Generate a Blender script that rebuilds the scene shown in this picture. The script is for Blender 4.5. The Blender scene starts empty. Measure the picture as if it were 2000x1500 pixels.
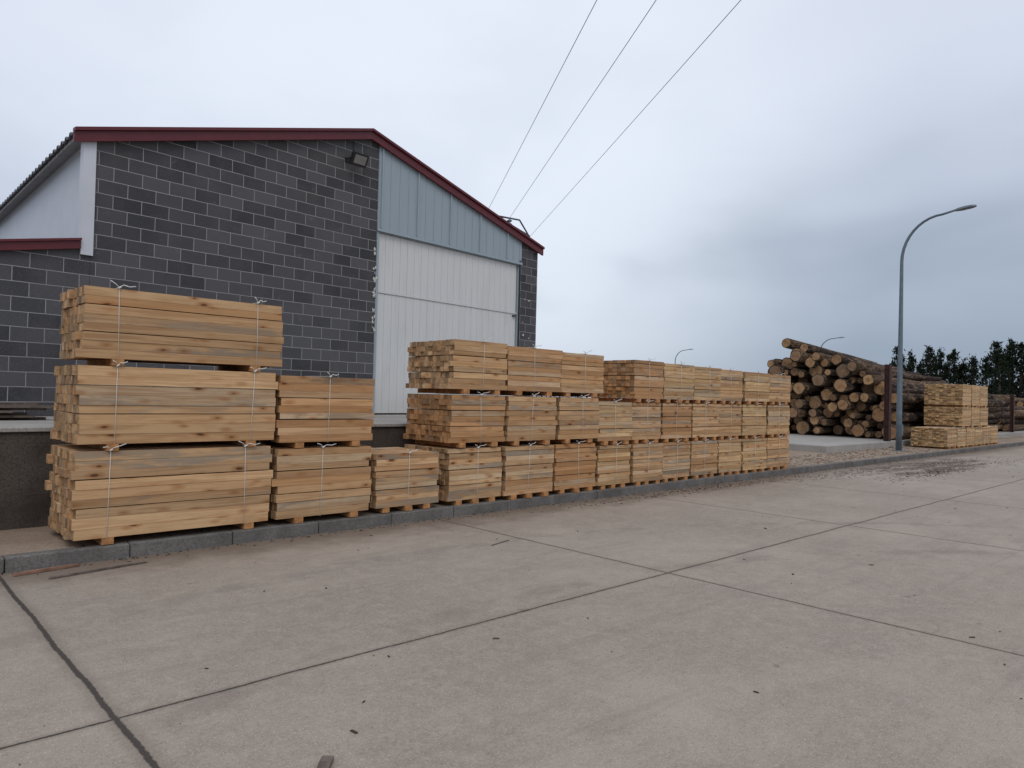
import bpy, math, random
from mathutils import Vector, Matrix
random.seed(7)
R=random.Random(11)
sc=bpy.context.scene
col=sc.collection
sc.view_settings.view_transform='Standard'
sc.view_settings.look='None'
sc.view_settings.exposure=0

# ------------------------------------------------------------------ helpers
class MB:
    def __init__(s): s.v=[];s.f=[];s.m=[];s.c=[];s.uv=[];s.sm=[]
    def face(s,idx,m=0,c=(0.5,0.5,0.5),uv=None,sm=False):
        s.f.append(tuple(idx));s.m.append(m);s.c.append(c);s.uv.append(uv or [(0,0)]*len(idx));s.sm.append(sm)
    def poly(s,pts,m=0,c=(.5,.5,.5)):
        b=len(s.v);s.v+= [tuple(p) for p in pts];s.face(range(b,b+len(pts)),m,c)
    def box(s,x0,x1,y0,y1,z0,z1,m=0,me=None,c=(.5,.5,.5),M=None):
        b=len(s.v)
        P=[(x0,y0,z0),(x1,y0,z0),(x1,y1,z0),(x0,y1,z0),(x0,y0,z1),(x1,y0,z1),(x1,y1,z1),(x0,y1,z1)]
        if M is not None: P=[tuple(M@Vector(p)) for p in P]
        s.v+=P
        if me is None: me=m
        for q,mm in (((0,3,2,1),m),((4,5,6,7),m),((0,1,5,4),m),((2,3,7,6),m),((1,2,6,5),me),((3,0,4,7),me)):
            s.face([b+i for i in q],mm,c)
    def prism(s,pts,y0,y1,m=0,c=(.5,.5,.5),skew=0.0):
        n=len(pts);b=len(s.v)
        s.v+=[(x+skew*y0,y0,z) for x,z in pts]+[(x+skew*y1,y1,z) for x,z in pts]
        s.face(range(b,b+n),m,c); s.face([b+n+i for i in reversed(range(n))],m,c)
        for i in range(n):
            j=(i+1)%n
            s.face([b+j,b+i,b+n+i,b+n+j],m,c)
    def tube(s,pts,rad,n=8,m=0,c=(.5,.5,.5),cap=True,mcap=None,irr=0.0,rr=None):
        pts=[Vector(p) for p in pts]
        if not isinstance(rad,(list,tuple)): rad=[rad]*len(pts)
        b=len(s.v); up=Vector((0,0,1))
        prof=[1+ (rr.uniform(-irr,irr) if rr else 0) for _ in range(n)]
        prev=None
        for i,p in enumerate(pts):
            d=(pts[min(i+1,len(pts)-1)]-pts[max(i-1,0)]).normalized()
            if prev is None:
                a=d.cross(up)
                if a.length<.05: a=d.cross(Vector((0,1,0)))
                a.normalize()
            else:
                a=(prev-d*prev.dot(d)).normalized()
            prev=a; e=d.cross(a)
            for k in range(n):
                t=2*math.pi*k/n
                s.v.append(tuple(p+(a*math.cos(t)+e*math.sin(t))*rad[i]*prof[k]))
        for i in range(len(pts)-1):
            for k in range(n):
                k2=(k+1)%n
                s.face([b+i*n+k,b+i*n+k2,b+(i+1)*n+k2,b+(i+1)*n+k],m,c,None,True)
        if cap:
            if mcap is None: mcap=m
            for end in (0,len(pts)-1):
                ci=len(s.v); s.v.append(tuple(pts[end]))
                for k in range(n):
                    k2=(k+1)%n
                    t=2*math.pi*k/n;t2=2*math.pi*(k+1)/n
                    u=[(0,0),(math.cos(t),math.sin(t)),(math.cos(t2),math.sin(t2))]
                    idx=[ci,b+end*n+k,b+end*n+k2]
                    if end==0: idx=[idx[0],idx[2],idx[1]];u=[u[0],u[2],u[1]]
                    s.face(idx,mcap,c,u)
    def obj(s,name,mats,parent=None,loc=None,rot=None,bevel=0):
        me=bpy.data.meshes.new(name)
        me.from_pydata(s.v,[],s.f)
        for m in mats: me.materials.append(m)
        me.polygons.foreach_set('material_index',s.m)
        me.polygons.foreach_set('use_smooth',s.sm)
        a=me.attributes.new('rnd','FLOAT_COLOR','FACE')
        fl=[]
        for c in s.c: fl+= [c[0],c[1],c[2],1.0]
        a.data.foreach_set('color',fl)
        uvl=me.uv_layers.new(name='UVMap')
        fl=[]
        for u in s.uv:
            for p in u: fl+=[p[0],p[1]]
        uvl.data.foreach_set('uv',fl)
        me.update()
        o=bpy.data.objects.new(name,me); col.objects.link(o)
        if parent: o.parent=parent
        if loc: o.location=loc
        if rot: o.rotation_euler=rot
        if bevel:
            md=o.modifiers.new('b','BEVEL');md.width=bevel;md.segments=2;md.limit_method='ANGLE'
        return o

class NT:
    def __init__(s,name,rough=.8,metal=0.0,spec=None):
        s.mat=bpy.data.materials.new(name);s.mat.use_nodes=True
        s.t=s.mat.node_tree;s.n=s.t.nodes;s.l=s.t.links
        s.b=s.n['Principled BSDF'];s.b.inputs['Roughness'].default_value=rough
        s.b.inputs['Metallic'].default_value=metal
        if spec is not None: s.b.inputs['Specular IOR Level'].default_value=spec
    def node(s,ty,**k):
        n=s.n.new(ty)
        for a,v in k.items(): setattr(n,a,v)
        return n
    def put(s,sock,v):
        if isinstance(v,bpy.types.NodeSocket): s.l.new(v,sock)
        elif v is not None:
            if isinstance(v,(tuple,list)) and len(v)==3 and sock.type=='RGBA': v=(*v,1)
            sock.default_value=v
    def math(s,op,a,b=None,c=None,clamp=False):
        n=s.node('ShaderNodeMath',operation=op,use_clamp=clamp)
        s.put(n.inputs[0],a)
        if b is not None: s.put(n.inputs[1],b)
        if c is not None: s.put(n.inputs[2],c)
        return n.outputs[0]
    def vmul(s,a,b):
        n=s.node('ShaderNodeVectorMath',operation='MULTIPLY');s.put(n.inputs[0],a);s.put(n.inputs[1],b);return n.outputs[0]
    def vadd(s,a,b):
        n=s.node('ShaderNodeVectorMath',operation='ADD');s.put(n.inputs[0],a);s.put(n.inputs[1],b);return n.outputs[0]
    def mix(s,f,a,b,bt='MIX'):
        n=s.node('ShaderNodeMix',data_type='RGBA',blend_type=bt)
        s.put(n.inputs[0],f);s.put(n.inputs[6],a);s.put(n.inputs[7],b);return n.outputs[2]
    def noise(s,v,scale=5,det=4,rough=.55,dist=0):
        n=s.node('ShaderNodeTexNoise');s.put(n.inputs['Vector'],v)
        n.inputs['Scale'].default_value=scale;n.inputs['Detail'].default_value=det
        n.inputs['Roughness'].default_value=rough;n.inputs['Distortion'].default_value=dist
        return n.outputs['Fac']
    def smooth(s,x,a,b,lo=0.0,hi=1.0):
        n=s.node('ShaderNodeMapRange',interpolation_type='SMOOTHSTEP')
        s.put(n.inputs[0],x)
        for i,v in enumerate((a,b,lo,hi)): n.inputs[i+1].default_value=v
        return n.outputs[0]
    def coord(s,k='Object'):
        return s.node('ShaderNodeTexCoord').outputs[k]
    def sep(s,v):
        n=s.node('ShaderNodeSeparateXYZ');s.put(n.inputs[0],v);return n.outputs
    def comb(s,x,y,z):
        n=s.node('ShaderNodeCombineXYZ')
        for i,v in enumerate((x,y,z)): s.put(n.inputs[i],v)
        return n.outputs[0]
    def attr(s,name='rnd'):
        n=s.node('ShaderNodeAttribute',attribute_name=name);return n.outputs['Color']
    def bump(s,h,st=.3,d=.01):
        n=s.node('ShaderNodeBump');n.inputs['Strength'].default_value=st;n.inputs['Distance'].default_value=d
        s.put(n.inputs['Height'],h);s.l.new(n.outputs[0],s.b.inputs['Normal'])
    def color(s,c): s.put(s.b.inputs['Base Color'],c)

def simple(name,c,rough=.6,metal=0.0,var=.15,scale=6,bump=0.0):
    t=NT(name,rough,metal);p=t.coord()
    n=t.noise(p,scale,6,.6)
    c2=tuple(x*(1-var) for x in c);c3=tuple(min(1,x*(1+var)) for x in c)
    t.color(t.mix(t.smooth(n,.3,.7),c2,c3))
    if bump: t.bump(t.noise(p,scale*8,4),bump,.01)
    return t.mat

# ------------------------------------------------------------------ materials
def wood_side(name,A,B,stain,knot=1.0,dk=1.0,stp=.33):
    t=NT(name,.75,spec=.25);rn=t.attr();rs=t.sep(rn)
    rw=t.node('ShaderNodeTexWhiteNoise',noise_dimensions='3D');t.put(rw.inputs['Vector'],rn);r2=t.sep(rw.outputs['Color'])
    p=t.vadd(t.coord(),t.vmul(rn,(37.,53.,71.)))
    g=t.noise(t.vmul(p,(1.1,26.,26.)),1,5,.64,.9)
    g2=t.noise(t.vmul(p,(3.,130.,130.)),1,3,.6)
    gl=t.noise(t.vmul(p,(2.2,5.,5.)),1,4,.6,.4)
    base=t.mix(rs[0],A,B)
    base=t.mix(t.smooth(r2[0],.7,.9,0,.7),base,(.66,.51,.34))
    base=t.mix(t.smooth(r2[1],.75,.95,0,.7),base,(.48,.25,.105))
    base=t.mix(t.smooth(g,.42,.62,0,.8),base,t.mix(.6,base,(.34,.155,.06)))
    base=t.mix(t.smooth(gl,.45,.7,0,.35),base,(.43,.25,.125))
    base=t.mix(t.math('MULTIPLY',t.smooth(g2,.5,.75),.3),base,(.43,.27,.14))
    st=t.noise(t.vmul(p,(1.2,9.,9.)),1,5,.65,.7)
    sm=t.math('MULTIPLY',t.smooth(st,.44,.6),t.smooth(r2[2],1-stp-.1,1-stp+.15))
    base=t.mix(t.math('MULTIPLY',sm,.8),base,stain)
    kp=t.vadd(p,t.vmul(t.comb(g,g,g),(.09,.015,.015)))
    v=t.node('ShaderNodeTexVoronoi');t.put(v.inputs['Vector'],t.vmul(kp,(3.6,9.5,9.5)))
    v.inputs['Scale'].default_value=1
    kd=v.outputs['Distance'];vs=t.sep(v.outputs['Color'])[0]
    kd=t.math('ADD',kd,t.math('MULTIPLY',vs,.13))
    ring=t.smooth(kd,.18,.42,.6*knot,0.0); core=t.smooth(kd,.11,.2,.9*knot,0.0)
    base=t.mix(ring,base,(.38,.155,.05)); base=t.mix(core,base,(.115,.045,.02))
    val=t.math('MULTIPLY_ADD',rs[1],.34,.72*dk)
    base=t.mix(1.0,base,t.comb(val,val,val),'MULTIPLY')
    t.color(base);t.bump(g2,.25,.004);return t.mat
def wood_end(name,A,B):
    t=NT(name,.85,spec=.2);rn=t.attr();rs=t.sep(rn)
    rw=t.node('ShaderNodeTexWhiteNoise',noise_dimensions='3D');t.put(rw.inputs['Vector'],rn);r2=t.sep(rw.outputs['Color'])
    p=t.vadd(t.coord(),t.vmul(rn,(3.,5.,7.)))
    w=t.node('ShaderNodeTexWave',wave_type='RINGS',rings_direction='X')
    t.put(w.inputs['Vector'],p);w.inputs['Scale'].default_value=22;w.inputs['Distortion'].default_value=2.
    n=t.noise(p,16,5,.65);n2=t.noise(p,120,2,.6)
    base=t.mix(rs[2],A,B)
    base=t.mix(t.smooth(r2[0],.55,.9,0,.85),base,(.32,.185,.10))
    base=t.mix(t.smooth(r2[1],.75,.95,0,.65),base,(.34,.29,.225))
    base=t.mix(t.math('MULTIPLY',w.outputs['Fac'],.4),base,(.40,.22,.10))
    base=t.mix(t.smooth(n,.42,.72),base,(.31,.165,.08))
    val=t.math('MULTIPLY_ADD',rs[0],.55,.5)
    base=t.mix(1.0,base,t.comb(val,val,val),'MULTIPLY')
    t.color(base);t.bump(n2,.4,.004);return t.mat
stain=(.29,.245,.19)
W_side=wood_side('pine_board',(.70,.465,.255),(.59,.35,.17),stain)
W_side2=wood_side('pine_board_orange',(.64,.375,.185),(.54,.28,.12),(.27,.195,.135))
W_side3=wood_side('pine_board_yellow',(.74,.52,.28),(.64,.41,.20),(.33,.27,.195),.8,1.0,.2)
W_end=wood_end('pine_end_grain',(.74,.52,.30),(.62,.385,.195))
W_end2=wood_end('pine_end_grain_orange',(.70,.41,.20),(.56,.29,.12))
W_end3=wood_end('pine_end_grain_yellow',(.80,.59,.32),(.72,.48,.23))
W_skid=simple('skid_wood',(.42,.20,.075),.85,0,.35,9,.3)
M_strap=simple('white_strap',(.68,.67,.63),.5,0,.05)

def concrete():
    t=NT('yard_concrete',.85,spec=.25);p=t.coord();s=t.sep(p)
    big=t.noise(p,.35,5,.6,.4);mid=t.noise(p,1.7,6,.65,.3);fine=t.noise(p,38,4,.7);sp=t.noise(p,110,2,.6)
    bl=t.noise(p,9,5,.7,.2)
    c=t.mix(t.smooth(big,.3,.7),(.262,.214,.170),(.365,.307,.25))
    c=t.mix(t.smooth(mid,.35,.7,0,.6),c,(.225,.187,.154))
    c=t.mix(t.smooth(bl,.4,.7,0,.45),c,(.40,.342,.282))
    c=t.mix(t.smooth(fine,.35,.75,0,.5),c,(.42,.362,.30))
    c=t.mix(t.smooth(fine,.42,.3,0,.5),c,(.19,.155,.13))
    c=t.mix(t.smooth(sp,.60,.70,0,.8),c,(.60,.54,.46))
    c=t.mix(t.smooth(sp,.38,.29,0,.8),c,(.11,.09,.075))
    st=t.noise(t.vadd(t.vmul(p,(.35,4.5,1.)),(3.,1.,0.)),1,4,.6,1.2)
    c=t.mix(t.smooth(st,.52,.72,0,.25),c,(.19,.165,.14))
    sc_=t.noise(t.vmul(p,(1.,1.3,1.)),.9,8,.75,1.5)
    c=t.mix(t.smooth(sc_,.6,.68,0,.35),c,(.42,.37,.31))
    c=t.mix(t.smooth(sc_,.38,.28,0,.55),c,(.18,.15,.122))
    tar=t.noise(t.vadd(p,(11.,3.,0.)),2.6,3,.55,.2)
    c=t.mix(t.smooth(tar,.70,.75,0,.5),c,(.12,.1,.085))
    dx=t.math('SUBTRACT',s[0],4.);dy=t.math('SUBTRACT',s[1],-4.)
    rad=t.math('SQRT',t.math('ADD',t.math('MULTIPLY',dx,dx),t.math('MULTIPLY',dy,dy)))
    for rr in (8.1,9.85):
        m_=t.math('ABSOLUTE',t.math('SUBTRACT',rad,rr))
        c=t.mix(t.math('MULTIPLY',t.smooth(m_,.05,.14,.3,0),t.smooth(mid,.4,.6)),c,(.17,.145,.12))
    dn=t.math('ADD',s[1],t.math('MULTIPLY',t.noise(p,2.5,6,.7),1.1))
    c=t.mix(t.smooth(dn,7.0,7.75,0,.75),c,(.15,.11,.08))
    ex=t.math('DIVIDE',t.math('SUBTRACT',s[0],21.),6.);ey=t.math('DIVIDE',t.math('SUBTRACT',s[1],6.2),1.4)
    er=t.math('ADD',t.math('MULTIPLY',ex,ex),t.math('MULTIPLY',ey,ey))
    er=t.math('ADD',er,t.math('MULTIPLY_ADD',t.noise(t.vmul(p,(.5,1.6,1.)),1.6,6,.7),3.2,-1.3))
    c=t.mix(t.smooth(er,.2,.95,.85,0),c,(.12,.085,.06))
    wob=t.math('MULTIPLY_ADD',t.noise(p,1.1,3,.6),.05,-.025)
    wob2=t.math('MULTIPLY_ADD',t.noise(p,30,2,.6),.018,-.009)
    wb=t.math('ADD',wob,wob2)
    xs=t.math('ADD',s[0],wb);ys=t.math('ADD',s[1],wb)
    m=None
    for cx,w in ((1.03,.015),(5.63,.008),(9.73,.008),(13.8,.008),(18.2,.008),(22.6,.008),(27.,.008),(31.5,.008),(36,.008),(-3.5,.008),(-8,.008)):
        a=t.math('DIVIDE',t.math('ABSOLUTE',t.math('SUBTRACT',xs,cx)),w)
        m=a if m is None else t.math('MINIMUM',m,a)
    for cy in (3.8,.2,-3.4,-7,-10.6):
        a=t.math('DIVIDE',t.math('ABSOLUTE',t.math('SUBTRACT',ys,cy)),.0085)
        m=t.math('MINIMUM',m,a)
    c=t.mix(t.smooth(m,1.,6.,.4,0),c,(.17,.14,.11))
    c=t.mix(t.smooth(m,.6,1.25,.92,0),c,(.05,.042,.036))
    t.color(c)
    h=t.math('ADD',t.math('MULTIPLY',fine,.4),t.math('MULTIPLY',t.smooth(m,.5,1.3),2.))
    h=t.math('ADD',h,t.math('MULTIPLY',sp,.3))
    t.bump(h,.6,.006);return t.mat
M_conc=concrete()
def earthy(name,a,b,c3,sc1=1.2):
    t=NT(name,.95,spec=.15);p=t.coord()
    n=t.noise(p,sc1,7,.65,.4);f=t.noise(p,45,3,.7)
    c=t.mix(t.smooth(n,.3,.7),a,b);c=t.mix(t.smooth(f,.4,.7,0,.7),c,c3)
    t.color(c);t.bump(f,.5,.01);return t.mat
M_side=earthy('sidewalk_concrete',(.25,.185,.135),(.37,.295,.225),(.19,.14,.105))
M_earth=earthy('earth',(.12,.09,.055),(.09,.1,.045),(.06,.06,.03),.3)
M_kerb=earthy('kerb_concrete',(.125,.115,.105),(.215,.2,.185),(.09,.083,.076),2.5)
M_retain=earthy('weathered_concrete',(.055,.044,.036),(.12,.1,.085),(.035,.03,.026),2.)
M_plat=earthy('platform_concrete',(.33,.31,.28),(.42,.40,.37),(.25,.235,.22))

def blocks():
    t=NT('grey_block_masonry',.92,spec=.15);p=t.coord();s=t.sep(p)
    wb=t.math('MULTIPLY_ADD',t.noise(p,3.,2,.5),.012,-.006)
    uv=t.comb(t.math('ADD',t.math('ADD',s[0],s[1]),wb),t.math('ADD',s[2],wb),0.)
    b=t.node('ShaderNodeTexBrick',offset=.5,squash=1.0)
    t.put(b.inputs['Vector'],uv)
    b.inputs['Color1'].default_value=(.05,.05,.055,1);b.inputs['Color2'].default_value=(.115,.113,.118,1)
    b.inputs['Mortar'].default_value=(.36,.35,.345,1)
    b.inputs['Scale'].default_value=1;b.inputs['Mortar Size'].default_value=.006
    b.inputs['Mortar Smooth'].default_value=.3;b.inputs['Bias'].default_value=-.05
    b.inputs['Brick Width'].default_value=.4;b.inputs['Row Height'].default_value=.2
    n=t.noise(p,1.3,6,.65,.3);f=t.noise(p,60,3,.7);m2=t.noise(p,5,5,.7)
    c=t.mix(t.smooth(n,.35,.75,0,.4),b.outputs['Color'],(.125,.12,.122))
    c=t.mix(t.smooth(f,.5,.75,0,.5),c,(.18,.175,.178))
    c=t.mix(t.smooth(m2,.58,.8,0,.4),c,(.24,.235,.235))
    t.color(c)
    t.bump(t.math('ADD',t.math('MULTIPLY',b.outputs['Fac'],-1.),t.math('MULTIPLY',f,.5)),.5,.008);return t.mat
M_block=blocks()
M_red=simple('red_trim',(.11,.010,.015),.45,0,.1)
def door_mat(name,c,grime):
    t=NT(name,.45);p=t.coord();s=t.sep(p)
    n=t.noise(t.vmul(p,(6.,6.,.8)),1,5,.65);n2=t.noise(p,1.5,4,.6)
    cc=t.mix(t.smooth(n,.45,.8,0,.3),c,grime)
    cc=t.mix(t.smooth(n2,.5,.8,0,.12),cc,grime)
    low=t.math('ADD',s[2],t.math('MULTIPLY',n,.5))
    cc=t.mix(t.smooth(low,.2,.9,.35,0),cc,grime)
    t.color(cc);return t.mat
M_door=door_mat('white_door',(.66,.665,.65),(.44,.43,.40))
M_panel=door_mat('blue_grey_sheet',(.32,.385,.425),(.24,.285,.315))
M_whitep=simple('white_panel',(.60,.62,.66),.5,0,.04,2)
M_roof=simple('roof_sheet',(.14,.14,.15),.5,.2,.15)
M_soff=simple('soffit',(.30,.28,.27),.8,0,.15)
M_metal=simple('galvanised_steel',(.15,.19,.22),.55,.3,.12)
M_dark=simple('dark_metal',(.03,.03,.033),.5,.3,.1)
M_glass=simple('lamp_glass',(.22,.22,.2),.25,0,.1)
M_rust=simple('rusty_steel',(.075,.035,.03),.8,.2,.3,10)
M_foam=simple('mortar_foam',(.6,.58,.53),.9,0,.1,20,.5)

# ------------------------------------------------------------------ ground
g=MB();g.poly([(-1500,-1500,-.06),(1500,-1500,-.06),(1500,1500,-.06),(-1500,1500,-.06)]);g.obj('ground',[M_earth])
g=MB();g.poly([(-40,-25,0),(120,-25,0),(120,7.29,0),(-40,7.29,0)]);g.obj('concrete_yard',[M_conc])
g=MB();g.box(-40,120,7.43,30,-.05,.125);g.obj('sidewalk',[M_side])
g=MB()
x=2.05-.965*40
while x<110:
    L=.965 if x<60 else 4
    j=R.uniform(-.004,.004)
    g.box(x+.004,x+L-.004,7.29+j,7.43+j,-.05,.13+R.uniform(-.003,.003));x+=L
g.obj('kerb',[M_kerb],bevel=.012)
g=MB();g.box(-40,16,8.69,34,.05,1.10,0);g.obj('loading_platform',[M_retain],bevel=.01)
g=MB();g.box(-40,16.03,8.66,34,1.104,1.15,0);g.obj('platform_slab',[M_plat],bevel=.008)
g=MB();g.box(21.4,75,9.0,22,.05,.33,0);g.obj('log_yard_slab',[M_plat],bevel=.02)

# ------------------------------------------------------------------ lumber bundles
def bundle(x0,x1,zb,zt,yf=7.33,dep=.95,skid=.065,kind=0,straps=1,row=.085,colw=.095,rot=0.0,nsk=2):
    w=x1-x0;h=zt-zb;g=MB()
    nr=max(4,round(h/row));nc=max(5,round(dep/colw));cw=dep/nc
    hs=[R.uniform(.9,1.1) for _ in range(nr)];k_=h/sum(hs);zz=0;tint=R.random()
    for r in range(nr):
        z0=zz;z1=zz+hs[r]*k_;zz=z1
        gap=.0006+(R.uniform(.004,.010) if (r%3==0 and r>0) else 0)
        lay=R.uniform(-.008,.008)
        for c in range(nc):
            outer=(c==0)
            ex=R.gauss(0,.010)+lay; ex2=R.gauss(0,.012)
            if R.random()<.08: ex-=R.uniform(.01,.04)
            yo=R.uniform(-.004,.004) if outer else 0
            dz=R.uniform(0,.0016)
            if r==nr-1: dz+=R.uniform(0,.006)
            y0=c*cw+R.uniform(.0005,.003)+yo;y1=(c+1)*cw-R.uniform(.0005,.003)
            M=None
            if outer:
                M=Matrix.Translation((w/2,0,0))@Matrix.Rotation(R.uniform(-.002,.002)*min(1,1/w),4,'Z')@Matrix.Rotation(R.uniform(-.0007,.0007),4,'Y')@Matrix.Translation((-w/2,0,0))
            g.box(ex,w+ex2,y0,y1,z0+gap,z1-.0006-dz,0,1,
                  (R.random(),R.random(),min(1,max(0,tint*.5+R.random()*.6))),M)
    if nsk==2: xs=[.16*w,.86*w] if w>1.3 else [.2*w,.8*w]
    else: xs=[.17*w,.5*w,.83*w]
    for s_ in xs:
        s_+=R.uniform(-.03,.03)
        g.box(s_-.05,s_+.05,-.012+R.uniform(-.02,.02),dep*.98,-skid+.002,-.001,2,2,(.5,.5,.5))
    ps=[.5*w] if straps==1 else [.17*w,.85*w]
    for px in ps:
        px+=R.uniform(-.05,.05);o=.009;k=R.uniform(-.03,.03)
        g.tube([(px+k,dep+o,-.005),(px+k,-o,-.006),(px+k*.5,-o-.002,h*.5),(px,-o,h+.006),(px,dep*.5,h+.01),(px,dep+o,h+.006)],.0027,5,3)
        a=R.uniform(-.4,.4);q=R.uniform(.6,1.2)
        g.tube([(px,-.005,h+.008),(px+.03*q,-.03,h+.03),(px+.07*q,-.045,h+.03+a*.04),(px+.12*q,-.04,h+.045+a*.05)],.0045,5,3)
        g.tube([(px,-.005,h+.008),(px-.03*q,-.02,h+.035),(px-.07*q,-.03,h+.045-a*.04)],.0045,5,3)
        g.tube([(px-.012,-.012,h-.004),(px+.014,-.016,h+.014)],.009,6,3)
    S=[(W_side,W_end),(W_side2,W_end2),(W_side3,W_end3)][kind]
    g.obj('lumber_bundle',[S[0],S[1],W_skid,M_strap],loc=(x0,yf,zb),rot=(0,0,rot))
bundle(1.58,3.43,.20,1.0,straps=2,rot=.002)
bundle(1.60,3.45,1.06,1.78,straps=2,dep=.93)
bundle(1.62,3.49,1.845,2.50,straps=2,dep=.92,rot=-.004)
bundle(3.49,4.65,.20,.96,dep=.95)
bundle(3.50,4.67,1.025,1.755,dep=.95,kind=1)
bundle(4.75,5.69,.20,.85,yf=7.35,nsk=3,kind=0,row=.07)
for i,(a,b) in enumerate(((5.85,6.79),(6.83,7.80),(7.87,8.81))):
    bundle(a,b,.195,.88,kind=[0,0,1][i],dep=1.0,nsk=3,row=.07,yf=7.33+R.uniform(-.02,.03))
for i,(a,b) in enumerate(((5.86,6.80),(6.86,7.84),(7.91,8.83))):
    bundle(a,b,.955,1.59,kind=[1,0,0][i],dep=1.02,rot=R.uniform(-.015,.015),row=.07,yf=7.33+R.uniform(-.02,.03))
for i,(a,b) in enumerate(((5.86,6.80),(6.84,7.93),(7.97,8.97))):
    bundle(a,b,1.665,2.315-.02*i,kind=[0,1,0][i],dep=1.04,rot=R.uniform(-.015,.015),row=.07,yf=7.33+R.uniform(-.02,.03))
L1=((8.87,9.70),(9.75,10.58),(10.63,11.52),(11.57,12.49),(12.53,13.37),(13.43,14.40),(14.47,15.47))
for i,(a,b) in enumerate(L1):
    bundle(a,b,.19,.83,kind=[2,0,0,0,2,2,0][i],dep=1.0,row=.065,nsk=3,rot=R.uniform(-.02,.02),yf=7.33+R.uniform(-.02,.04))
for i,(a,b) in enumerate(L1):
    bundle(a,b+.02,.90,1.53,kind=[2,0,1,0,0,2,2][i],dep=1.0,row=.065,nsk=3,rot=R.uniform(-.02,.02),yf=7.33+R.uniform(-.02,.04))
for i,(a,b) in enumerate(L1[1:]):
    bundle(a+.01,b+.03,1.60,2.25-.012*i,kind=[1,2,2,0,2,0][i],dep=1.02,row=.065,nsk=3,rot=R.uniform(-.02,.02),yf=7.33+R.uniform(-.02,.04))
for a in (27.65,28.78,29.9,31.0,32.1,33.2):
    bundle(a,a+1.05,.19,.84,yf=7.55,dep=1.15,kind=2,row=.05,colw=.12)
for a in (29.35,30.5,31.65):
    bundle(a,a+1.08,.90,1.58,yf=7.55,dep=1.25,kind=2,row=.05,colw=.12)
for a in (29.35,30.5,31.6):
    bundle(a,a+1.05,1.65,2.40,yf=7.55,dep=1.25,kind=2,row=.05,colw=.12)

# ------------------------------------------------------------------ warehouse
W=bpy.data.objects.new('warehouse_building',None);col.objects.link(W)
W.location=(7.64,12.04,1.15);W.rotation_euler=(0,0,math.radians(5.8))
PK=-.25;PZ=5.42
def rz(s): return PZ-(.295*(PK-s) if s<PK else .255*(s-PK))
SK=.1;DEP=18
g=MB()
g.prism([(-5.07,0),(0,0),(0,rz(0)),(PK,PZ),(-5.07,rz(-5.07))],0,.2)
g.prism([(4.38,0),(5.02,0),(5.02,rz(5.02)),(4.38,rz(4.38))],0,.2)
g.obj('block_wall',[M_block],W)
def anz(s): return 2.38-.2*(-5.2-s)
g=MB();g.prism([(-11,0),(-5.072,0),(-5.072,anz(-5.072)),(-11,anz(-11))],.004,.2);g.obj('annex_block_wall',[M_block],W)
g=MB()
def wall(x0,y0,x1,y1,z0,z1,m=0):
    g.poly([(x0,y0,z0),(x1,y1,z0),(x1,y1,z1),(x0,y0,z1)],m)
wall(5.0,.2,5.0+SK*DEP,DEP,0,rz(5.02)-.02);g.obj('side_wall',[M_block],W)
g=MB();wall(-5.12,.02,-5.12+SK*DEP,DEP,0,rz(-5.12)-.02);g.obj('white_side_cladding',[M_whitep],W)
g=MB();g.prism([(-5.1,0),(5,0),(5,rz(5)-.05),(PK,PZ-.05),(-5.1,rz(-5.1)-.05)],DEP-.2,DEP,skew=SK);g.obj('rear_wall',[M_whitep],W)
g=MB();g.box(-5.21,-5.05,-.035,.10,anz(-5.2)-.1,rz(-5.2)-.03);g.obj('corner_trim',[M_whitep],W)
def corr(g,sa,za,sb,zb,y0,y1,per=.26,hh=.045):
    y=y0;L=[]
    while y<y1:
        L+=[(y,0),(y+per*.55,0),(y+per*.65,hh),(y+per*.9,hh)];y+=per
    b=len(g.v)
    for (yy,h) in L: g.v+=[(sa+SK*yy,yy,za+h),(sb+SK*yy,yy,zb+h)]
    for i in range(len(L)-1): g.face([b+2*i,b+2*i+1,b+2*i+3,b+2*i+2])
g=MB()
sL=-5.36;sR=5.12
corr(g,sL,rz(sL)+.03,PK,PZ+.03,-.08,DEP+.1)
corr(g,PK,PZ+.03,sR,rz(sR)+.03,-.08,DEP+.1)
o=g.obj('roof_sheets',[M_roof],W)
md=o.modifiers.new('s','SOLIDIFY');md.thickness=.012
g=MB()
g.prism([(sL+.05,rz(sL+.05)-.04),(PK,PZ-.04),(PK,PZ+.01),(sL+.05,rz(sL+.05)+.01)],-.05,DEP,skew=SK)
g.prism([(PK+.001,PZ-.04),(sR-.02,rz(sR-.02)-.04),(sR-.02,rz(sR-.02)+.01),(PK+.001,PZ+.01)],-.05,DEP,skew=SK)
g.obj('roof_underside',[M_soff],W)
g=MB()
def fas(g,a,za,b,zb,lo,hi,y0,y1): g.prism([(a,za+lo),(b,zb+lo),(b,zb+hi),(a,za+hi)],y0,y1)
for a,b in ((sL,PK),(PK+.001,sR)):
    fas(g,a,rz(a),b,rz(b),-.10,.05,-.10,-.052)
    fas(g,a,rz(a),b,rz(b),.052,.10,-.14,-.04)
fas(g,-11,anz(-11),-5.215,anz(-5.215),-.02,.09,-.06,-.004)
fas(g,-11,anz(-11),-5.215,anz(-5.215),.092,.125,-.09,0.02)
g.obj('red_fascia',[M_red],W)
g=MB();corr(g,-11.2,anz(-11.2)+.07,-5.17,anz(-5.17)+.07,0.03,DEP);o=g.obj('annex_roof',[M_roof],W)
g=MB()
g.prism([(.0,3.66),(4.377,3.66),(4.377,rz(4.377)-.03),(.0,rz(0)-.03)],-.02,.05)
s_=.06;k=0
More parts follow.
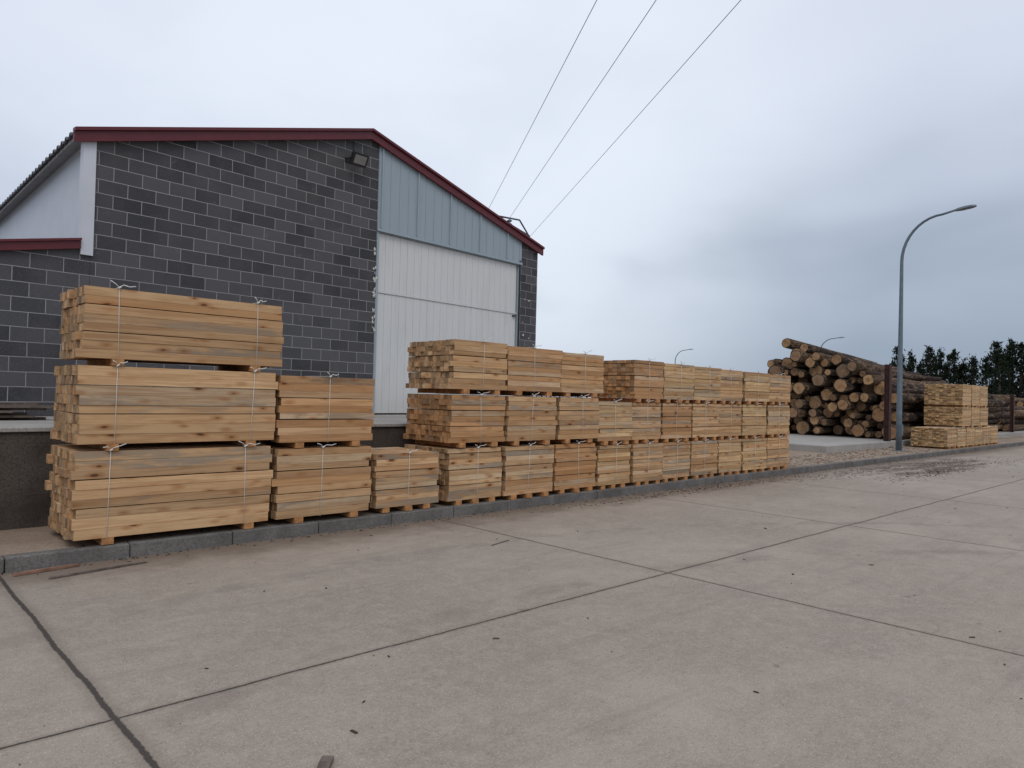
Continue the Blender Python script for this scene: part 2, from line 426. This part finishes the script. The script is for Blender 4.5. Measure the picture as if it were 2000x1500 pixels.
while s_<4.3:
    big=(k%4==0)
    wv=.035 if big else .014
    g.prism([(s_,3.665),(s_+wv,3.665),(s_+wv,rz(s_+wv)-.04),(s_,rz(s_)-.04)],-.02-(.03 if big else .007),-.0205)
    s_+=.235;k+=1
g.box(-.02,4.38,-.055,-.0215,3.60,3.655)
g.obj('upper_cladding',[M_panel],W)
g=MB();n=22;wd=4.2/n
for i in range(n):
    a=.06+i*wd
    g.box(a+.0025,a+wd-.0025,.03,.07,.03,2.40)
    g.box(a+.0025,a+wd-.0025,.03,.07,2.45,3.58)
g.box(.05,4.27,.045,.075,.03,3.6)
g.box(.04,4.28,.012,.044,2.405,2.445)
g.obj('sliding_door',[M_door],W,bevel=.003)
g=MB();g.box(.0,.05,-.015,.19,0,3.6);g.box(4.285,4.375,-.015,.19,0,3.6);g.box(.05,4.285,-.012,.05,3.585,3.6)
g.obj('door_frame',[M_panel],W)
g=MB();g.box(4.13,4.23,-.02,.03,2.34,2.37);g.box(4.30,4.335,-.045,-.016,0,3.7)
g.obj('door_hardware',[M_dark],W)
g=MB();g.poly([(-.1,.19,0),(4.4,.19,0),(4.4,.19,3.9),(-.1,.19,3.9)]);g.obj('door_backing',[M_dark],W)
g=MB()
for i in range(26):
    z=R.choice([R.uniform(1.5,2.3),R.uniform(2.3,3.3),R.uniform(1.6,3.0)]);s0=R.uniform(-.06,-.005);r=R.uniform(.01,.03)
    g.tube([(s0,-.004,z),(s0+R.uniform(-.02,.02),-.012,z+r*1.2),(s0+R.uniform(-.02,.02),-.003,z+r*3)],[r*.5,r,r*.4],7,0,irr=.3,rr=R)
for i in range(12):
    z=R.uniform(.8,3.1);s0=R.uniform(4.45,4.8);r=R.uniform(.01,.026)
    g.tube([(s0,-.004,z),(s0+R.uniform(-.03,.03),-.01,z+r),(s0,-.003,z+r*2)],[r*.5,r,r*.4],7,0,irr=.3,rr=R)
g.obj('mortar_patches',[M_foam],W)
g=MB();M=Matrix.Translation((-.62,-.2,4.80))@Matrix.Rotation(math.radians(25),4,'X')
g.box(-.17,.17,-.035,.035,-.12,.12,0,0,(.5,.5,.5),M)
for k in range(7): g.box(-.14+k*.043,-.13+k*.043,.036,.065,-.09,.09,0,0,(.5,.5,.5),M)
g.box(-.13,.13,-.042,-.036,-.075,.085,1,1,(.5,.5,.5),M)
g.box(-.80,-.785,-.2,0,4.79,4.81);g.box(-.455,-.44,-.2,0,4.79,4.81);g.box(-.80,-.44,-.015,-.001,4.76,4.84)
g.tube([(-.62,-.01,4.8),(-.62,-.03,4.95),(-.62,-.02,5.2)],.008,6)
g.obj('floodlight',[M_dark,M_glass],W)
g=MB()
for i in range(7):
    y=10.15+R.uniform(0,.35);x0=-.4+R.uniform(-.3,.3)
    g.box(x0,x0+R.uniform(1.8,2.6),y,y+.16,1.153+.03*i,1.18+.03*i,0,0,(R.random(),R.random(),R.random()),Matrix.Rotation(R.uniform(-.004,.004),4,'Z'))
M_old=simple('weathered_plank',(.13,.10,.08),.9,0,.4,12,.4)
g.obj('old_planks',[M_old])

# ------------------------------------------------------------------ street lamps
def lamp(x,y,z,dx,dy):
    g=MB();d=Vector((dx,dy,0)).normalized();b=Vector((x,y,z))
    pts=[];rad=[]
    for zz in (0,1.2,2.5,4,5.2,6.1): pts.append(b+Vector((0,0,zz)));rad.append(.095-.0072*zz)
    for k in range(1,11):
        a=math.pi/2*k/10
        pts.append(b+d*(1.15*(1-math.cos(a)))+Vector((0,0,6.1+1.35*math.sin(a))));rad.append(.05-.0014*k)
    pts.append(b+d*1.55+Vector((0,0,7.53)));rad.append(.034)
    g.tube(pts,rad,12,0)
    g.tube([b+Vector((0,0,.0)),b+Vector((0,0,.02))],.2,12,0)
    g.box(-.05,.05,-.11,-.075,.5,.85,0,0,(.5,.5,.5),Matrix.Translation(b))
    e=d.cross(Vector((0,0,1)));c=b+d*1.5+Vector((0,0,7.52))
    Mx=Matrix((( d.x,e.x,0,c.x),(d.y,e.y,0,c.y),(0.1,0,1,c.z),(0,0,0,1)))
    prof=[(0,.05,.03),(.08,.1,.05),(.3,.14,.06),(.48,.12,.04),(.56,.06,.02)]
    b0=len(g.v)
    for (px,w,h) in prof:
        for q in ((px,-w,-.03),(px,w,-.03),(px,w*.8,h*.6),(px,0,h),(px,-w*.8,h*.6)): g.v.append(tuple(Mx@Vector(q)))
    for i in range(4):
        for k in range(5):
            k2=(k+1)%5
            g.face([b0+i*5+k,b0+i*5+k2,b0+(i+1)*5+k2,b0+(i+1)*5+k],0)
    g.face([b0+k for k in range(5)],0);g.face([b0+20+k for k in range(5)],0)
    g.box(.14,.46,-.09,.09,-.045,-.031,1,1,(.5,.5,.5),Mx)
    g.obj('street_lamp',[M_metal,M_glass])
lamp(24.95,8.2,.125,0,-1)
lamp(64.9,28.1,0,.5,-.8)
lamp(72.4,48.5,0,.5,-.8)

# ------------------------------------------------------------------ power pole and wires
g=MB()
A1=Vector((17.3,19.5,8.15));A2=Vector((21.2,21.6,8.35))
g.tube([(19.0,20.5,-.05),(19.0,20.5,8.2)],[.16,.11],10,0)
g.tube([A1,A2],.055,6,0)
g.tube([A1,A2+Vector((-1.2,-.65,.36))],.035,6,0)
g.tube([A2+Vector((-1.2,-.65,.36)),A2],.035,6,0)
g.tube([A1+Vector((.3,.1,.0)),Vector((19.0,20.5,7.3)),A2-Vector((.3,.1,0))],.03,6,0)
ends=[]
for p in ((17.13,19.65),(18.37,19.79),(21.09,21.43)):
    q=Vector((p[0],p[1],8.3));ends.append(q)
    for k in range(4):
        z=7.75+k*.13
        g.tube([(p[0],p[1],z),(p[0],p[1],z+.05),(p[0],p[1],z+.1)],[.05,.11,.05],8,1)
g.obj('utility_pole',[M_dark,M_metal])
g=MB()
dd=Vector((.687-.16*.7266,.7266+.16*.687,0))
for q in ends:
    pts=[]
    for k in range(25):
        L=70*k/24
        pts.append(q-dd*L+Vector((0,0,-.25*math.sin(math.pi*k/24))))
    g.tube(pts,.0065,5,0)
g.obj('power_lines',[M_metal])

# ------------------------------------------------------------------ logs
def bark():
    t=NT('pine_bark_logs',.95,spec=.1);rn=t.attr();rs=t.sep(rn)
    p=t.vadd(t.coord(),t.vmul(rn,(5.,7.,9.)))
    n=t.noise(t.vmul(p,(1.5,6.,6.)),1,6,.7,.4);f=t.noise(t.vmul(p,(6.,22.,22.)),1,4,.7)
    c=t.mix(t.smooth(rs[0],.3,1.),(.055,.04,.033),(.19,.125,.08))
    c=t.mix(t.smooth(n,.48,.64,0,.9),c,(.31,.215,.14)); c=t.mix(t.smooth(f,.45,.6,0,.9),c,(.025,.019,.016))
    t.color(c);t.bump(f,1.,.05);return t.mat
def logend():
    t=NT('log_end_grain',.9,spec=.15);rn=t.attr();rs=t.sep(rn)
    uv=t.coord('UV');s=t.sep(uv)
    p=t.vadd(t.coord(),t.vmul(rn,(5.,7.,9.)));n=t.noise(p,6,5,.65)
    ln=t.math('SQRT',t.math('ADD',t.math('MULTIPLY',s[0],s[0]),t.math('MULTIPLY',s[1],s[1])))
    l2=t.math('ADD',ln,t.math('MULTIPLY',n,.15))
    r=t.math('SINE',t.math('MULTIPLY',l2,60.))
    c=t.mix(rs[1],(.54,.34,.175),(.30,.17,.09))
    c=t.mix(t.smooth(rs[2],.5,.9,0,.75),c,(.17,.125,.09))
    c=t.mix(t.smooth(r,-.2,1,0,.4),c,(.22,.11,.045))
    c=t.mix(t.smooth(l2,.42,.3,0,.5),c,(.33,.15,.06))
    c=t.mix(t.smooth(n,.45,.7,0,.75),c,(.11,.075,.05))
    c=t.mix(t.smooth(ln,.84,.92),c,(.03,.02,.015))
    t.color(c);return t.mat
M_bark=bark();M_logend=logend()
def pile(x0,y0,y1,prof,length,rmin,rmax,jx,z0=.33,ang=.012,extra=()):
    g=MB();z=z0;row=0
    def log(xs,y,zz,r,L,a,b):
        pts=[];rad=[]
        bow=R.uniform(-.06,.06)
        for k in range(7):
            u=k/6
            pts.append((xs+L*u,y+a*L*u+bow*math.sin(3.1*u)+R.uniform(-.02,.02),zz+b*L*u+R.uniform(-.02,.02)))
            rad.append(r*(1-.22*u)*R.uniform(.96,1.05))
        g.tube(pts,rad,14,0,(R.random(),R.random(),R.random()),True,1,.09,R)
    while True:
        y=y0+(row%2)*.2;any_=False
        while y<y1:
            r=R.choice((rmin,rmax,(rmin+rmax)/2))*R.uniform(.85,1.1)
            zz=z+r*.6+R.uniform(-.06,.06)
            if zz<prof(y):
                any_=True
                log(x0+R.uniform(-jx,jx),y,zz+.12,r,length*R.uniform(.92,1.05),R.uniform(-ang,ang),R.uniform(-ang,ang)*.6)
            y+=r*1.95+R.uniform(0,.09)
        z+=(rmin+rmax)*.82;row+=1
        if not any_ or z>6: break
    for e in extra: log(*e)
    return g.obj('log_pile',[M_bark,M_logend])
def interp(tab):
    def f(y):
        if y<=tab[0][0]: return tab[0][1]
        for (a,b),(c,d) in zip(tab,tab[1:]):
            if y<=c: return b+(d-b)*(y-a)/(c-a)
        return tab[-1][1]
    return f
pile(27.9,9.35,14.9,interp([(9.3,2.0),(10,2.5),(11,2.9),(12.2,3.2),(13.2,3.5),(14.2,3.0),(14.9,1.9)]),8.2,.13,.26,.6,ang=.022,
     extra=((27.6,13.3,3.95,.2,8,-.05,-.06),(27.9,12.7,3.75,.19,8,-.03,-.06),(27.4,12.0,3.4,.17,8,.04,-.04),(27.8,11.4,3.3,.21,8,.02,-.05),(27.9,14.1,3.15,.17,8,-.06,-.02),(27.3,10.6,3.0,.2,8,.03,-.03),(27.7,12.9,3.55,.22,8,.05,-.02)))
pile(36.8,9.6,15.,interp([(9.3,1.6),(10.5,2.2),(12,2.7),(13.5,2.6),(15,1.6)]),8,.13,.24,.8,ang=.03)
pile(45.5,9.6,15.,interp([(9.3,1.0),(11,1.9),(13,2.3),(15,1.2)]),8,.14,.24,1.2,ang=.05)
pile(54.5,9.6,15.,interp([(9.3,.9),(11,1.9),(13,2.3),(15,1.2)]),8,.14,.24,1.2,ang=.05)
for (px,py,h) in ((26.6,9.12,3.0),(35.6,9.2,2.4),(44.5,9.2,2.3),(53,9.2,2.3)):
    g=MB();g.box(px-.1,px+.1,py-.09,py-.075,.12,h);g.box(px-.1,px+.1,py+.075,py+.09,.12,h);g.box(px-.008,px+.008,py-.075,py+.075,.12,h)
    g.box(px-.16,px+.16,py-.15,py+.15,.12,.15)
    g.obj('steel_post',[M_rust])

# ------------------------------------------------------------------ pines
def foliage():
    t=NT('pine_foliage',.95,spec=.05);rs=t.sep(t.attr())
    c=t.mix(rs[0],(.006,.011,.008),(.024,.036,.019));c=t.mix(t.math('MULTIPLY',rs[1],.25),c,(.035,.037,.025))
    t.color(c);return t.mat
M_fol=foliage();M_trunk=simple('trunk_bark',(.05,.035,.025),.95,0,.3,8)
def pine(g,x,y,h,wid,n=55,q=16):
    lean=R.uniform(-.3,.3)
    g.tube([(x,y,-.1),(x+lean*.3,y,h*.5),(x+lean,y,h*.96)],[.16,.11,.03],7,1)
    for i in range(n):
        u=R.random()**.85
        zz=h*(.1+.9*u);rr=wid*(1-u)**.8*(.6+.65*R.random())+.06
        a=R.uniform(0,6.283);d=rr*R.uniform(.25,1)
        c=Vector((x+lean*u+math.cos(a)*d,y+math.sin(a)*d,zz+R.uniform(-.1,.25)))
        if i%3==0: g.tube([(x+lean*u,y,zz-.2),tuple(c)],[.035,.012],4,1)
        sh=R.random()*.6+.4*u;cs=R.uniform(.25,.45)*(1-.4*u)
        for k in range(q):
            p=c+Vector((R.gauss(0,cs*.6),R.gauss(0,cs*.6),R.gauss(0,cs*.5)))
            s=R.uniform(.1,.2)
            d1=Vector((R.gauss(0,.7),R.gauss(0,.7),R.gauss(0,1)+.9)).normalized();d2=d1.cross(Vector((R.gauss(0,1),R.gauss(0,1),R.gauss(0,1)))).normalized()
            g.poly([p-d1*s,p+d2*s*.3,p+d1*s*1.3,p-d2*s*.3],0,(min(1,sh*R.uniform(.5,1.2)),R.random(),0))
g=MB()
def place(px,d):
    lat=px*d
    return .687*d+.7266*lat,.7266*d-.687*lat
for i in range(20):
    t=.530+.115*i/19+R.uniform(-.004,.004);d=R.uniform(70,82);x,y=place(t,d)
    pine(g,x,y,R.uniform(5.2,7.6),R.uniform(1.5,2.1),65)
for i in range(18):
    t=.664+.13*i/17+R.uniform(-.004,.004);d=R.uniform(58,68);x,y=place(t,d)
    pine(g,x,y,R.uniform(5.8,7.9),R.uniform(1.5,2.1),75)
g.obj('distant_pine_trees',[M_fol,M_trunk])
g=MB()
for i in range(60):
    t=-.2+.75*i/59;d=R.uniform(120,135);x,y=place(t,d)
    pine(g,x,y,R.uniform(3.6,5.),R.uniform(2.,3.),22,12)
for i in range(20):
    t=.8+1.4*i/19;d=R.uniform(50,60);x,y=place(t,d)
    pine(g,x,y,R.uniform(5,6.5),R.uniform(2.,2.6),30,12)
g.obj('distant_forest_edge',[M_fol,M_trunk])

# ------------------------------------------------------------------ debris
def debmat():
    t=NT('bark_debris',.95,spec=.1);rs=t.sep(t.attr())
    c=t.mix(t.smooth(rs[0],.4,1.),(.045,.032,.023),(.12,.083,.055));t.color(c);return t.mat
g=MB()
def chip(x,y,z,L,w,h,a):
    M=Matrix.Translation((x,y,z))@Matrix.Rotation(a,4,'Z')@Matrix.Rotation(R.uniform(-.1,.1),4,'Y')
    b=len(g.v);k=R.uniform(.3,.9);c=(R.random(),0,0)
    P=[(-L,-w*k,0),(L*.8,-w,0),(L,w*k,0),(-L*.7,w,0)]
    P=P+[(p[0]*.8,p[1]*.8,h) for p in P]
    g.v+=[tuple(M@Vector(p)) for p in P]
    for q in ((4,5,6,7),(0,1,5,4),(1,2,6,5),(2,3,7,6),(3,0,4,7)): g.face([b+i for i in q],0,c)
for i in range(900):
    x=R.uniform(-1,30);chip(x,7.28-abs(R.gauss(0,.08)),.002,R.uniform(.004,.022),R.uniform(.002,.006),R.uniform(.002,.005),R.uniform(0,3.1))
for i in range(150):
    sz=R.random()**3
    chip(R.uniform(-1,22),R.uniform(.8,7.1),.002,.004+.026*sz,.002+.008*sz,.002+.005*sz,R.uniform(0,3.1))
for cx,cy,sx,sy,n in ((19.6,5.5,1.6,.22,600),(22.5,6.3,2.0,.25,450),(17.3,6.6,1.4,.2,300),(25,5.4,2.,.3,250)):
    for i in range(n):
        x=R.gauss(cx,sx);y=R.gauss(cy,sy)
        if y<7.25: chip(x,y,.002,R.uniform(.01,.045),R.uniform(.004,.010),R.uniform(.002,.005),R.gauss(0,.5))
for i in range(450):
    x=R.gauss(11.5,2.2);y=R.gauss(6.98,.12)
    if y<7.25: chip(x,y,.002,R.uniform(.008,.026),R.uniform(.003,.008),R.uniform(.003,.006),R.uniform(-.9,.9))
for i in range(800):
    chip(R.uniform(15.6,27),R.uniform(7.5,8.9),.126,R.uniform(.01,.045),R.uniform(.004,.012),R.uniform(.003,.008),R.uniform(0,3.1))
for i in range(60):
    chip(R.uniform(0,16),R.uniform(7.42,7.5),.131,R.uniform(.01,.03),R.uniform(.005,.01),.006,R.uniform(0,3.1))
g.obj('bark_debris',[debmat()])
def scrap(name,x0,y0,x1,y1,w,h,z=.004,mat=None):
    g=MB();L=math.hypot(x1-x0,y1-y0);a=math.atan2(y1-y0,x1-x0)
    g.prism([(0,0),(L*.5,-.000),(L,0),(L*.97,h),(L*.4,h*1.2),(L*.02,h)],-w/2,w/2,0)
    g.obj(name,[mat or M_old],loc=(x0,y0,z),rot=(0,0,a))
scrap('wood_lath',1.32,6.85,2.11,6.99,.03,.012)
scrap('wood_offcut',1.12,7.12,1.62,7.2,.035,.02,mat=simple('reddish_offcut',(.22,.12,.08),.9,0,.3,10))
scrap('wood_lath',5.1,5.65,5.45,5.75,.008,.006)
scrap('wood_offcut',1.52,2.70,1.60,2.79,.05,.02)
scrap('wood_lath',-.2,6.9,.9,6.86,.02,.01)

# ------------------------------------------------------------------ sky & light
w=bpy.data.worlds.new('World');sc.world=w;w.use_nodes=True
t=NT.__new__(NT);t.t=w.node_tree;t.n=t.t.nodes;t.l=t.t.links
bg=t.n['Background'];out=t.n['World Output']
sky=t.node('ShaderNodeTexSky',sky_type='NISHITA');sky.sun_disc=False
EL=math.radians(50);ROT=math.radians(215)
sky.sun_elevation=EL;sky.sun_rotation=ROT
t.l.new(sky.outputs[0],bg.inputs[0]);bg.inputs[1].default_value=.08
p=t.coord('Generated');s=t.sep(p)
n1=t.noise(t.vmul(p,(1.,1.,3.0)),1.5,3,.45,.3);n2=t.noise(t.vadd(t.vmul(p,(1.,1.,2.2)),(4.,2.,7.)),3.2,4,.45,.2)
nn=t.math('ADD',t.math('MULTIPLY_ADD',n1,.34,-.17),t.math('MULTIPLY_ADD',n2,.14,-.07))
z=t.math('ADD',s[2],nn)
ramp=t.node('ShaderNodeValToRGB');cr=ramp.color_ramp;cr.interpolation='B_SPLINE'
cr.elements[0].position=0;cr.elements[0].color=(.33,.40,.50,1)
cr.elements[1].position=1;cr.elements[1].color=(.70,.75,.87,1)
for ps,c in ((.08,(.27,.335,.43)),(.17,(.41,.475,.58)),(.27,(.58,.64,.76)),(.40,(.72,.775,.90)),(.6,(.62,.675,.79))):
    e=cr.elements.new(ps);e.color=(*c,1)
t.l.new(z,ramp.inputs[0])
dn=t.node('ShaderNodeVectorMath',operation='DOT_PRODUCT');t.put(dn.inputs[0],p);dn.inputs[1].default_value=(.55,.76,.34)
br=t.math('MULTIPLY',t.smooth(dn.outputs['Value'],.80,1.0,0,.85),t.smooth(n2,.3,.6,.6,1.))
c=t.mix(br,ramp.outputs[0],(.84,.90,1.0))
below=t.smooth(s[2],-.05,0,1,0)
c=t.mix(below,c,(.2,.19,.17))
bg2=t.node('ShaderNodeBackground');t.l.new(c,bg2.inputs[0]);bg2.inputs[1].default_value=1.05
mx=t.node('ShaderNodeMixShader');mx.inputs[0].default_value=.93
t.l.new(bg.outputs[0],mx.inputs[1]);t.l.new(bg2.outputs[0],mx.inputs[2]);t.l.new(mx.outputs[0],out.inputs[0])
sd=bpy.data.lights.new('sun','SUN');sd.energy=.9;sd.angle=math.radians(30);sd.color=(1,.94,.87)
so=bpy.data.objects.new('sun',sd);col.objects.link(so)
sv=Vector((math.sin(ROT)*math.cos(EL),math.cos(ROT)*math.cos(EL),math.sin(EL)))
so.rotation_euler=sv.to_track_quat('Z','Y').to_euler()

# ------------------------------------------------------------------ camera
cd=bpy.data.cameras.new('camera');cd.lens=25.2;cd.sensor_width=36;cd.clip_end=5000;cd.clip_start=.05
co=bpy.data.objects.new('camera',cd);col.objects.link(co);sc.camera=co
pch=math.radians(.9)
F=Vector((.687*math.cos(pch),.7266*math.cos(pch),math.sin(pch))).normalized()
Rr=F.cross(Vector((0,0,1))).normalized();U=Rr.cross(F)
ro=.025
r2=(Rr+ro*U).normalized();u2=(U-ro*Rr).normalized()
Mt=Matrix(((r2.x,u2.x,-F.x,0),(r2.y,u2.y,-F.y,0),(r2.z,u2.z,-F.z,1.6),(0,0,0,1)))
co.matrix_world=Mt
